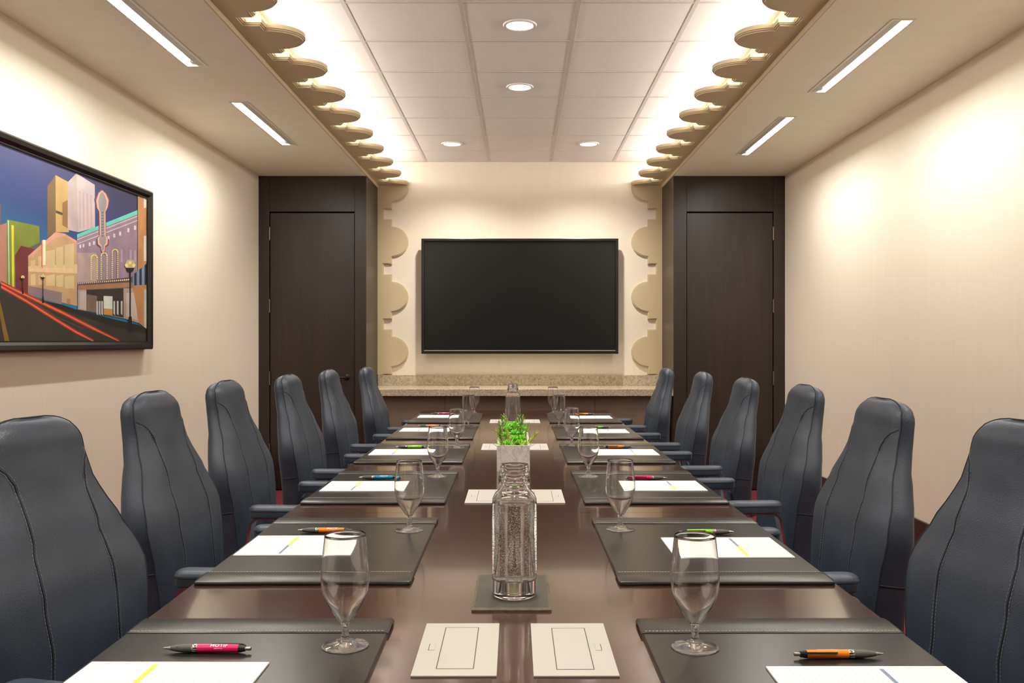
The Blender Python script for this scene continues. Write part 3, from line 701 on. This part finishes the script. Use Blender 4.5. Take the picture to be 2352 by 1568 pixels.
# ------------------------------------------------------------------ pens
def text_mesh(s, size, spacing=1.0):
    c = bpy.data.curves.new('t', 'FONT'); c.body = s; c.size = size; c.align_x = 'CENTER'; c.align_y = 'CENTER'; c.space_character = spacing; c.offset = size * .018
    c.resolution_u = 6
    o = bpy.data.objects.new('t', c); COL.objects.link(o); bpy.context.view_layer.update()
    dg = bpy.context.evaluated_depsgraph_get(); me = bpy.data.meshes.new_from_object(o.evaluated_get(dg))
    bpy.data.objects.remove(o); bpy.data.curves.remove(c); b = B(); b.from_mesh(me); bpy.data.meshes.remove(me); return b
PR, PL = .0080, .168
def lathe_p(bm, prof, n=20): lathe_x(bm, [(x, r * PR / .0066) for x, r in prof], n)
def make_pen(color, label, loc, rz):
    t = thing('pen', label, 'pen', loc, rz, 'click pens on the desk pads')
    x = lambda f: -PL / 2 + PL * f
    bm = B(); lathe_p(bm, [(x(0), 0), (x(0), .0011), (x(.03), .0016), (x(.09), .0034), (x(.09), 0)], 20); link('tip', bm, M['steel'], t, True)
    bm = B(); lathe_p(bm, [(x(.088), 0), (x(.088), .0035), (x(.14), .0050), (x(.22), .0064), (x(.29), .0067), (x(.335), .0064), (x(.335), 0)], 20)
    for k in range(5): 
        bmesh.ops.create_icosphere(bm, subdivisions=1, radius=.0011, matrix=Matrix.Translation((x(.17 + .034 * k), -.0056, .0044)))
    link('grip', bm, M['rubbergrip'], t, True)
    bm = B(); lathe_p(bm, [(x(.334), 0), (x(.334), .0065), (x(.345), .0068), (x(.385), .0067), (x(.398), .0065), (x(.398), 0)], 20); link('ring', bm, M['chrome'], t, True)
    bm = B(); lathe_p(bm, [(x(.396), 0), (x(.396), .0066), (x(.6), .0066), (x(.86), .0063), (x(.862), 0)], 28); br = link('barrel', bm, M['pen_' + color], t, True)
    bm = B(); lathe_p(bm, [(x(.858), 0), (x(.858), .0061), (x(.89), .0056), (x(.935), .0044), (x(.936), 0)], 20); link('cap', bm, M['blackplastic'], t, True)
    bm = B(); lathe_p(bm, [(x(.93), 0), (x(.93), .0031), (x(.955), .0026), (x(.97), .0030), (x(.995), .0029), (x(1.0), .0022), (x(1.0), 0)], 16); link('plunger', bm, M['steel'], t, True)
    bm = B(); ribbon(bm, [(x(.93), .0042, .004), (x(.90), .0082, .005), (x(.86), .0098, .005), (x(.70), .0103, .005), (x(.55), .0098, .0048), (x(.53), .0082, .0046)], .0036, .0018, (0, -.4, 1)); link('clip', bm, M['blackplastic'], t, 40)
    out = B()
    for s, sz, a0 in (('MOTIF', .0088, math.radians(60)), ('SEATTLE', .0024, math.radians(17))):
        b = text_mesh(s, sz, 1.05 if s == 'MOTIF' else 1.5)
        for k in range(-8, 9):
            bmesh.ops.bisect_plane(b, geom=b.verts[:] + b.edges[:] + b.faces[:], plane_co=(0, k * sz / 10, 0), plane_no=(0, 1, 0))
        for v in b.verts:
            a = a0 + v.co.y / PR; r = PR + .00025
            v.co = Vector((x(.64) + v.co.x * 1.25, -r * math.cos(a), r * math.sin(a)))
        me = bpy.data.meshes.new('t'); b.to_mesh(me); b.free(); out.from_mesh(me); bpy.data.meshes.remove(me)
    link('lettering', out, M['textwhite'], br, False, 'keep')
    return t
PENX = {-1: [(-.679, -.511, 1.74), (-.687, -.520, 2.83), (-.695, -.519, 3.93), (-.686, -.523, 5.07), (-.708, -.536, 6.33), (-.727, -.547, 7.41)],
        1: [(.512, .680, 1.709), (.4956, .65, 2.805), (.458, .635, 3.92), (.4665, .632, 5.076), (.46, .615, 6.236), (.431, .61, 7.356)]}
proto = {}
for s, side in ((-1, 'left'), (1, 'right')):
    for k, (x0, x1, y) in enumerate(PENX[s]):
        c = PENS[s][k]; lab = '%s click pen with grey grip on the %s side pad %s' % ({'lime': 'lime green'}.get(c, c), side, ORD[k])
        loc = ((x0 + x1) / 2, y, ZP + .0083); rz = (0 if s < 0 else PI) + [-.02, -.012, 0, 0, -.01, 0][k] * (1 if s < 0 else -.7)
        if c not in proto: proto[c] = make_pen(c, lab, loc, rz)
        else: dup(proto[c], loc, rz, lab)

# ------------------------------------------------------------------ goblets
def make_goblet(label, loc):
    t = thing('water_goblet', label, 'glass', loc, 0, 'empty stemmed water goblets')
    outer = [(.0105, .0475), (.0155, .054), (.0225, .0640), (.0345, .083), (.0432, .106), (.0463, .126), (.0468, .142), (.0455, .165), (.0425, .192), (.0397, .2180)]
    inner = [(r - (.0014 if z > .07 else .0022), z + (0 if z > .09 else .002)) for r, z in outer]
    fine = []
    def spl(pts, n=4):
        o = []
        for i in range(len(pts) - 1):
            p0, p1, p2, p3 = pts[max(i - 1, 0)], pts[i], pts[i + 1], pts[min(i + 2, len(pts) - 1)]
            for k in range(n):
                u = k / n; f = lambda a, b, c, d: .5 * (2 * b + (c - a) * u + (2 * a - 5 * b + 4 * c - d) * u * u + (3 * b - a - 3 * c + d) * u ** 3)
                o.append((f(p0[0], p1[0], p2[0], p3[0]), f(p0[1], p1[1], p2[1], p3[1])))
        return o + [pts[-1]]
    bm = B(); o, i = spl(outer), spl(inner)
    lathe(bm, o + [(.0391, .2187), (.0384, .2180)] + i[::-1][1:] + [(0, .051)], 40)
    link('bowl', bm, M['glass'], t, 'all')
    bm = B(); lathe(bm, [(0, .0500)] + spl([(.0108, .0500), (.0098, .0475), (.0085, .043), (.0070, .0365), (.0070, .028), (.0082, .019), (.0112, .0128), (.0150, .0102)]) + [(0, .0100)], 28)
    link('stem', bm, M['glass_foot'], t, 60)
    bm = B(); lathe(bm, spl([(0, .0106), (.0120, .0100), (.022, .0066), (.034, .0042), (.0440, .0026), (.0455, .0016), (.0448, .0003)]) + [(.030, .0001), (0, .0001)], 44)
    link('foot', bm, M['glass_foot'], t, 60)
    return t
GL = {-1: [(-.3395, 1.778), (-.347, 2.87), (-.36, 4.01), (-.351, 5.10), (-.359, 6.37), (-.374, 7.53)], 1: [(.3386, 1.768), (.317, 2.884), (.301, 4.01), (.2935, 5.18), (.273, 6.37), (.2725, 7.53)]}
g0 = None
for s, side in ((-1, 'left'), (1, 'right')):
    for k, (x, y) in enumerate(GL[s]):
        lab = 'empty clear stemmed goblet on the %s side pad %s' % (side, ORD[k])
        if g0 is None: g0 = make_goblet(lab, (x, y, ZP))
        else: dup(g0, (x, y, ZP), None, lab)

# ------------------------------------------------------------------ slate tile, carafes, planter
bm = B()
o = []
cw, cl = .089, .150
for (x0, y0), (x1, y1) in zip(((-cw, -cl), (cw, -cl), (cw, cl), (-cw, cl)), ((cw, -cl), (cw, cl), (-cw, cl), (-cw, -cl))):
    for k in range(14):
        f = k / 14; j = 0 if k == 0 else random.uniform(-.0012, .0012); o.append((x0 + (x1 - x0) * f + (j if x0 == x1 else 0), y0 + (y1 - y0) * f + (j if y0 == y1 else 0)))
n = len(o); lo = [bm.verts.new((p[0], p[1], 0)) for p in o]; md = [bm.verts.new((p[0], p[1], .004)) for p in o]
hi = [bm.verts.new((p[0] * (1 - .006 / cw), p[1] * (1 - .006 / cl), .0078 + random.uniform(-.0004, .0002))) for p in o]
bm.faces.new(lo[::-1]); bm.faces.new(hi)
for a, b in ((lo, md), (md, hi)):
    for k in range(n): bm.faces.new((a[k], a[(k + 1) % n], b[(k + 1) % n], b[k])).material_index = 1
st = tag(link('slate_coaster', bm, [M['slate'], M['slate_edge']]), 'grey rectangular slate tile under the near water carafe', 'coaster'); st.location = (-.0185, 2.18, TZ)

def make_carafe(label, loc, nb):
    t = thing('water_carafe', label, 'carafe', loc, 0, 'clear bottles of sparkling water')
    body = [(0, .0), (.046, .0), (.0505, .0025), (.0525, .007), (.0525, .215), (.0515, .226), (.047, .2365), (.040, .2440), (.0335, .2500), (.0312, .2560), (.0312, .2640)]
    ring = [(.0355, .2660), (.0366, .2690), (.0366, .2790), (.0350, .2815), (.0335, .2830), (.0350, .2850), (.0355, .2890), (.0340, .2935), (.0325, .2955), (.0340, .2985), (.0335, .3035), (.0315, .3060)]
    inn = [(.0285, .3060), (.0275, .3000), (.0270, .2640), (.0270, .2570), (.0300, .2490), (.0400, .2390), (.0460, .2310), (.0487, .2220), (.0490, .2140), (.0490, .0480), (.0470, .0420), (.040, .0390), (.02, .0375), (0, .037)]
    bm = B(); lathe(bm, body + ring + inn, 56); link('bottle', bm, M['glass'], t, 50)
    bm = B(); e = .0003
    wat = [(0, .037 - e), (.02, .0375 - e), (.040 + e, .0390 - e), (.0470 + e, .0420 - e), (.0490 + e, .0480), (.0490 + e, .2140), (.0487 + e, .2200), (.0484, .2205), (0, .2205)]
    lathe(bm, wat, 56); w = link('water', bm, M['water'], t, 50)
    bm = B(); rnd = random.Random(3)
    for k in range(nb):
        a = rnd.uniform(0, 2 * PI); r = .0478 * (math.sqrt(rnd.random()) if k % 3 else 1.0 - rnd.random() * .03); z = .043 + (.172) * rnd.random() ** 1.15
        q = rnd.uniform(.0004, .00105)
        c = Vector((r * math.cos(a), r * math.sin(a), z)); tw_ = rnd.uniform(0, PI / 2); cs, sn = math.cos(tw_) * q, math.sin(tw_) * q
        v6 = [bm.verts.new(c + Vector(p)) for p in ((cs, sn, 0), (-sn, cs, 0), (-cs, -sn, 0), (sn, -cs, 0), (0, 0, q), (0, 0, -q))]
        for e_ in range(4): bm.faces.new((v6[e_], v6[(e_ + 1) % 4], v6[4])); bm.faces.new((v6[(e_ + 1) % 4], v6[e_], v6[5]))
    bb = link('bubbles', bm, M['bubble'], w, 'all'); bb['kind'] = 'stuff'
    # the ring that clasps the neck
    bm = B(); lathe(bm, [(.0318, .2600), (.0372, .2600), (.0378, .2615), (.0378, .2745), (.0372, .2755), (.0368, .2755), (.0368, .2690), (.0357, .2658), (.0318, .2645)], 48, 0, True)
    link('neck_ring', bm, M['glass'], t, 50)
    return t
make_carafe('near clear carafe of sparkling water standing on a slate tile', (-.0125, 2.136, TZ + .0079), 6000)
make_carafe('far clear carafe of sparkling water behind the green plants', (-.049, 6.39, TZ + .0003), 3000)

pl = thing('planter', 'long white marble trough of bright green succulents mid-table', 'planter', (-.032, 4.54, TZ), TA)
bm = B(); w, l, h, th = .0765, .31, .119, .010
box(bm, -w, w, -l, l, 0, .01); 
for x0, x1, y0, y1 in ((-w, -w + th, -l, l), (w - th, w, -l, l), (-w + th, w - th, -l, -l + th), (-w + th, w - th, l - th, l)): box(bm, x0, x1, y0, y1, .0, h)
bmesh.ops.remove_doubles(bm, verts=bm.verts[:], dist=1e-5); link('trough', bm, M['marble'], pl)
bm = B(); box(bm, -w + th, w - th, -l + th, l - th, .01, .085)
for k in range(120): bmesh.ops.create_icosphere(bm, subdivisions=1, radius=random.uniform(.005, .010), matrix=Matrix.Translation((random.uniform(-.06, .06), random.uniform(-.29, .29), .086)))
link('pebbles', bm, M['soil'], pl)
def leaf(bm, base, d, L, W, curl=.25, mi=0, n=4):
    d = Vector(d).normalized(); side = d.cross(Vector((0, 0, 1)));
    if side.length < 1e-3: side = Vector((1, 0, 0))
    side.normalize(); nrm = side.cross(d); base = Vector(base); prev = None
    for k in range(n + 1):
        f = k / n; wd = W * (1 - f) ** .6 * (.55 + .45 * min(1, f * 3)) + .0002; c = base + d * (L * f) - nrm * (L * curl * f * f)
        row = [bm.verts.new(c - side * wd + nrm * wd * .25), bm.verts.new(c - nrm * wd * .3), bm.verts.new(c + side * wd + nrm * wd * .25), bm.verts.new(c + nrm * wd * .1)]
        if prev:
            for q in range(4): bm.faces.new((prev[q], prev[(q + 1) % 4], row[(q + 1) % 4], row[q])).material_index = mi
        else: bm.faces.new(row[::-1]).material_index = mi
        prev = row
    bm.faces.new(prev).material_index = mi
def sprig(x, y, z, hgt, lean, mats, R):                      # needle sprig
    bm = B(); top = Vector((x + lean[0], y + lean[1], z + hgt)); base = Vector((x, y, z))
    tube(bm, [base, (base + top) / 2, top], .0022, 6, 1)
    ax = (top - base).normalized()
    for k in range(46):
        f = .12 + .88 * k / 45; a = k * 2.4; side = Vector((math.cos(a), math.sin(a), 0))
        leaf(bm, base.lerp(top, f), (side + ax * (0.9 + f * 1.2)), .030 * (1.15 - f * .4) * R.uniform(.8, 1.15), .0024, .1, 0 if R.random() < .75 else 2, 3)
    return link('needle_sprig', bm, mats, pl, True)
def grass(x, y, z, R, mats, out=0):
    bm = B()
    for k in range(15):
        a = R.uniform(0, 2 * PI); q = R.uniform(.15, .8)
        leaf(bm, (x + R.uniform(-.005, .005), y + R.uniform(-.005, .005), z), (math.cos(a) * q + out, math.sin(a) * q, 1), R.uniform(.045, .075), R.uniform(.0028, .0042), .3, R.choice((0, 0, 1)), 5)
    return link('grass_tuft', bm, mats, pl, True)
def rosette(x, y, z, r, R, mats):
    bm = B()
    tube(bm, [(x, y, z - .05), (x, y, z)], .004, 6, 1)
    for lay_, (cnt, el, s) in enumerate(((9, .25, 1.0), (8, .7, .9), (6, 1.1, .75), (4, 1.42, .6))):
        for k in range(cnt):
            a = 2 * PI * k / cnt + lay_ * .4 + R.uniform(-.12, .12); d = Vector((math.cos(a) * math.cos(el), math.sin(a) * math.cos(el), math.sin(el)))
            leaf(bm, (x, y, z - .003), d, r * s * R.uniform(1.0, 1.25), r * .30, -.22, 0 if R.random() < .7 else 1, 6)
    return link('rosette', bm, mats, pl, True)
R = random.Random(11)
mb, mm, md_, my, ms = M['leafbright'], M['leafmid'], M['leafdark'], M['leafyellow'], M['soil']
zz = .088
for x, y in ((-.045, -.285), (-.018, -.287), (.045, -.285), (.058, -.24), (-.058, -.23)): grass(x, y, zz, R, [mm, my], .1 if x > 0 else -.1)
for x, y, r, dz in ((.0, -.268, .022, .016), (.028, -.245, .026, .034), (-.026, -.238, .028, .03), (.004, -.215, .026, .05), (.037, -.18, .030, .045), (-.036, -.16, .028, .058), (.004, -.15, .032, .066), (.034, -.085, .032, .06), (-.03, -.06, .032, .078), (.008, -.01, .036, .086), (.042, .05, .03, .07), (-.04, .08, .03, .085), (.0, .14, .034, .08), (.03, .22, .03, .07), (-.03, .24, .03, .07)):
    rosette(x, y, zz + dz, r, R, [mb, mm])
for x, y, hg, lean, mt in ((-.045, -.2, .085, (-.022, -.02), md_), (-.05, -.08, .115, (-.02, 0), md_), (-.016, -.03, .14, (-.03, .0), mm), (-.03, .0, .135, (-.03, .0), md_), (.022, .02, .14, (.006, .01), md_), (.03, -.12, .11, (.004, .0), md_), (.048, -.05, .105, (.025, .0), mm), (.055, -.16, .07, (.055, -.01), my), (-.045, -.13, .08, (-.034, -.01), my), (-.02, -.18, .085, (-.012, 0), my), (.01, -.1, .115, (.0, 0), mm), (.03, .1, .125, (.015, 0), md_), (-.035, .16, .12, (-.01, 0), md_), (.03, .2, .11, (.02, 0), md_)):
    sprig(x, y, zz, hg, lean, [mt, mm, my], R)

# ------------------------------------------------------------------ chairs
def interp(tab, v):
    if v <= tab[0][0]: return tab[0][1]
    for (a, b), (c, d) in zip(tab, tab[1:]):
        if v <= c:
            f = (v - a) / (c - a); f = f * f * (3 - 2 * f) * .5 + f * .5; return b + (d - b) * f
    return tab[-1][1]
ZT = 1.165
WID = [(.42, .212), (.55, .222), (.68, .240), (.77, .256), (.82, .252), (.87, .233), (.92, .204), (.97, .179), (1.02, .158), (1.07, .149), (1.095, .147), (1.115, .1435), (1.132, .135), (1.146, .121), (1.157, .100), (1.163, .078), (1.167, .045)]
XF = [(.42, -.195), (.55, -.200), (.68, -.208), (.80, -.224), (.92, -.262), (1.02, -.299), (1.09, -.316), (1.12, -.320), (1.14, -.328), (1.155, -.342), (1.165, -.360)]
XR_ = [(.42, -.335), (.58, -.338), (.82, -.350), (.95, -.374), (1.05, -.396), (1.11, -.404), (1.14, -.401), (1.155, -.390), (1.165, -.370)]
ZROWS = [.42, .48, .54, .60, .66, .70, .74, .78, .81, .84, .87, .90, .93, .96, .99, 1.02, 1.05, 1.08, 1.10, 1.115, 1.125, 1.134, 1.142, 1.149, 1.155, 1.160, 1.164, 1.167]
def fx(y, z):                                          # front surface
    w = interp(WID, z); t = min(1, abs(y) / w)
    hollow = .010 * math.exp(-((abs(y) / w - .0) / .42) ** 2) * (1 if z < .95 else max(0, 1 - (z - .95) / .1))
    d = interp(XF, z) - interp(XR_, z); k = min(1, d / .075)
    return interp(XF, z) - k * (.020 * t ** 2.4 + hollow + .012 * max(0, t - .85) / .15)
def build_chair(label, loc, rz):
    t = thing('office_chair', label, 'chair', loc, rz, 'high-back leather chairs around the table')
    L_ = M['leather']
    NF = 18
    ys = [math.sin((-.5 + k / NF) * PI) for k in range(NF + 1)]
    bm = B(); rows = []
    for z in ZROWS: rows.append([bm.verts.new((fx(y * interp(WID, z), z), y * interp(WID, z), z)) for y in ys])
    for a, b in zip(rows, rows[1:]):
        for k in range(NF): bm.faces.new((a[k], a[k + 1], b[k + 1], b[k]))
    # close the front cushion with a shallow back so that it has body
    back = [[bm.verts.new((interp(XF, z) - .5 * (interp(XF, z) - interp(XR_, z)), y * interp(WID, z) * .97, z)) for y in (-1, 1)] for z in ZROWS]
    for (a, b), (c, d), r0, r1 in zip(back, back[1:], rows, rows[1:]):
        bm.faces.new((a, c, d, b)); bm.faces.new((r0[0], r1[0], c, a)); bm.faces.new((r0[-1], b, d, r1[-1]))
    bm.faces.new(rows[0] + [back[0][1], back[0][0]]); bm.faces.new(rows[-1][::-1] + [back[-1][0], back[-1][1]])
    bc = link('backrest', bm, L_, t, 55)
    # shell: sides and rear
    bm = B(); rows = []
    for z in ZROWS:
        w = interp(WID, z); xe = fx(w, z) - .001; xr = interp(XR_, z); d = xe - xr; sec = []
        for k in range(5): sec.append((xe - d * .72 * k / 4, -w - .006 * math.sin(PI * k / 5)))
        for k in range(1, 5):
            a = PI / 2 * k / 4; sec.append((xe - d * .72 - d * .28 * math.sin(a), -w + .05 * (1 - math.cos(a)) * min(1, w / .12)))
        for k in range(1, 6): sec.append((xr - .004 * math.sin(PI * k / 6), -w + .05 * min(1, w / .12) + (2 * w - .1 * min(1, w / .12)) * k / 6))
        sec += [(x, -y) for x, y in sec[8::-1]]
        rows.append([bm.verts.new((x, y, z)) for x, y in sec])
    n = len(rows[0])
    for a, b in zip(rows, rows[1:]):
        for k in range(n - 1): bm.faces.new((a[k], a[k + 1], b[k + 1], b[k]))
    bm.faces.new(rows[0][::-1]); bm.faces.new(rows[-1])
    sh = link('back_shell', bm, L_, t, 60)
    # piping along the edge between cushion and shell, and across the lower sides
    bm = B(); ed = []
    for z in ZROWS: ed.append((fx(interp(WID, z), z) - .0005, interp(WID, z) + .0008, z))
    path = ed + [(fx(interp(WID, 1.167) * f, 1.167) - .0005, interp(WID, 1.167) * f, 1.1673) for f in (.5, 0, -.5)] + [(x, -y, z) for x, y, z in ed[::-1]]
    tube(bm, path, .0020, 6)
    for q in (-1, 1):
        z = .66; w = interp(WID, z); xe, xr = fx(w, z), interp(XR_, z)
        tube(bm, [(xe + (xr - xe) * f, q * (w + .0045 * math.sin(PI * min(1, f * 1.1)) + .001), z - .012 * f) for f in (.02, .2, .4, .6, .74)], .0026, 6)
    link('piping', bm, M['seam'], sh, True)
    # the two stitched seams of the front
    for q in (-1, 1):
        pts = []
        tab = [(.47, .60), (.56, .50), (.68, .43), (.80, .43), (.90, .47), (.98, .56), (1.03, .66), (1.055, .755), (1.072, .865), (1.080, .94), (1.085, .998)]
        k = 0; z = .47
        while z <= 1.0851:
            y = q * interp(tab, z) * interp(WID, z); pts.append((fx(y, z), y, z)); z += .008 if z < 1.045 else .0025
        bm = B(); tube(bm, [(x + .0003, y, z) for x, y, z in pts], .0016, 5)
        for (x0, y0, z0), (x1, y1, z1) in zip(pts, pts[1:]):
            d = Vector((x1 - x0, y1 - y0, z1 - z0)); sd = Vector((0, d.z, -d.y)).normalized() * .0052
            for g in (-1, 1):
                a = Vector((x0, y0, z0)) + sd * g; b = a + d * .6
                a.x = fx(a.y, a.z) + .0004; b.x = fx(b.y, b.z) + .0004
                ribbon(bm, [a, b], .0013, .0012, (0, 1, 0) if abs(d.y) < abs(d.z) else (0, 0, 1), 1)
        link('seam', bm, [M['seam'], M['thread']], bc)
    # seat
    bm = B(); rows = []
    prof = [(-.225, .0), (-.22, .03), (-.18, .052), (-.05, .046), (.12, .050), (.21, .046), (.250, .024), (.262, -.004), (.252, -.036), (.2, -.045), (-.2, -.045), (-.225, -.03)]
    for k in range(13):
        f = -1 + 2 * k / 12; y = .245 * math.sin(f * PI / 2); e = abs(f) ** 6
        rows.append([bm.verts.new((x * (1 - .07 * e), y, .455 + (z if z < 0 else z * (1 - .55 * e)))) for x, z in prof])
    n = len(prof)
    for a, b in zip(rows, rows[1:]):
        for k in range(n): bm.faces.new((a[k], a[(k + 1) % n], b[(k + 1) % n], b[k]))
    bm.faces.new(rows[0][::-1]); bm.faces.new(rows[-1]); link('seat', bm, L_, t, 50)
    bm = B(); box(bm, -.16, .16, -.12, .12, .365, .412, 0, .012); link('tilt_mechanism', bm, M['blackplastic'], t)
    # armrests
    for q in (-1, 1):
        bm = B(); yc = q * .302; A0, A1, zt = -.150, .068, .712
        o = rrect(A0, A1, yc - .037, yc + .037, .032, 6)
        def sh_(p, k, b): return ((A0 + A1) / 2 + (p[0] - (A0 + A1) / 2) * (1 - b / .12), yc + (p[1] - yc) * (1 - b / .037), k)
        layers = [(zt - .044, .004), (zt - .041, .001), (zt - .020, 0), (zt - .016, .0008), (zt - .014, 0), (zt - .006, .003), (zt - .0015, .010), (zt, .020)]
        rg = [[bm.verts.new(sh_(p, z, b)) for p in o] for z, b in layers]
        for a, b in zip(rg, rg[1:]):
            for k in range(len(o)): bm.faces.new((a[k], a[(k + 1) % len(o)], b[(k + 1) % len(o)], b[k]))
        bm.faces.new(rg[0][::-1]); bm.faces.new(rg[-1]); ar = link('armrest', bm, L_, t, 40)
        bm = B()
        tube(bm, [sh_(p, zt - .0165, -.0004) for p in o + o[:1]], .0014, 5); link('seam', bm, M['seam'], ar)
        bm = B()
        pth = [(.05, yc, zt - .047)] + [(A0 + .045, yc, zt - .047), (A0 + .025, yc, zt - .052), (A0 + .012, yc, zt - .068), (A0 + .002, yc, zt - .12), (A0 - .012, yc - q * .004, zt - .20), (A0 - .014, yc - q * .012, zt - .27), (A0 + .01, yc - q * .05, zt - .315), (A0 + .05, yc - q * .12, zt - .325), (A0 + .08, yc - q * .2, zt - .325)]
        ribbon(bm, pth, .05, .008, (0, 1, 0))
        pth = [(A0 + .10, yc, zt - .047), (A0 + .13, yc, zt - .06), (A0 + .14, yc, zt - .1), (A0 + .11, yc - q * .004, zt - .2), (A0 + .09, yc - q * .02, zt - .28), (A0 + .085, yc - q * .07, zt - .322)]
        ribbon(bm, pth, .042, .007, (0, 1, 0))
        for f_ in bm.faces: pass
        link('arm_bracket', bm, M['chrome'], ar, 40)
    # column and five-star base
    bm = B(); lathe(bm, [(0, .10), (.034, .10), (.034, .22), (.026, .225), (.026, .30), (.020, .302), (.020, .37), (0, .37)], 20); link('gas_column', bm, M['chrome'], t, 40)
    bm = B(); lathe(bm, [(0, .085), (.045, .085), (.05, .105), (.04, .13), (0, .13)], 20); hub = link('base_hub', bm, M['chrome'], t, 40)
    for k in range(5):
        a = 2 * PI * k / 5 + .3; c_, s_ = math.cos(a), math.sin(a)
        bm = B(); rg = []
        for rr_, zz_, hw, hh in ((.03, .108, .022, .016), (.15, .098, .018, .013), (.27, .085, .014, .009), (.30, .080, .010, .006)):
            rg.append([bm.verts.new((c_ * rr_ - s_ * y, s_ * rr_ + c_ * y, zz_ + z)) for y, z in ((-hw, -hh), (hw, -hh), (hw * .7, hh), (-hw * .7, hh))])
        for u, v in zip(rg, rg[1:]):
            for j in range(4): bm.faces.new((u[j], u[(j + 1) % 4], v[(j + 1) % 4], v[j]))
        bm.faces.new(rg[0][::-1]); bm.faces.new(rg[-1]); lg = link('leg', bm, M['chrome'], t)
        bm = B(); cx, cy = c_ * .285, s_ * .285
        for q in (-.016, .016):
            b2 = B(); lathe(b2, [(0, -.008), (.024, -.008), (.027, -.004), (.027, .004), (.024, .008), (0, .008)], 18)
            bmesh.ops.transform(b2, matrix=Matrix.Translation((cx - s_ * q, cy + c_ * q, .0275)) @ Matrix.Rotation(a, 4, 'Z') @ Matrix.Rotation(PI / 2, 4, 'X'), verts=b2.verts[:])
            me = bpy.data.meshes.new('t'); b2.to_mesh(me); b2.free(); bm.from_mesh(me); bpy.data.meshes.remove(me)
        tube(bm, [(cx, cy, .03), (cx, cy, .08)], .008, 8); link('caster', bm, M['blackplastic'], lg, 40)
    return t
# (origin x, y, turn in degrees towards the camera, height shift)
CH = {-1: [(-.738, 1.95, 14, .004), (-.780, 2.82, 4, .018), (-.865, 3.80, 4, .010), (-.855, 4.80, 4, .0), (-.870, 5.90, 4, -.008), (-.810, 7.00, 3, -.02)],
      1: [(.75, 1.93, 12, .0), (.745, 2.77, 4, .0), (.860, 3.90, 4, -.012), (.855, 4.92, 4, -.022), (.835, 5.98, 3, -.024), (.785, 7.15, 3, -.03)]}
c0 = None
for s, side in ((-1, 'left'), (1, 'right')):
    for k, (x, y, a, dz) in enumerate(CH[s]):
        lab = 'slate blue leather high-back chair at the %s pen, %s on the %s' % (PENS[s][k], ORD[k], side)
        rz = -math.radians(a) if s < 0 else PI + math.radians(a)
        if c0 is None: c0 = build_chair(lab, (x, y, 0), rz); c = c0
        else: c = dup(c0, (x, y, 0), rz, lab)
        for ch in children(c):                        # seat height of each chair differs a little
            if ch.name.split('.')[0] in ('backrest', 'back_shell'): ch.location.z = dz
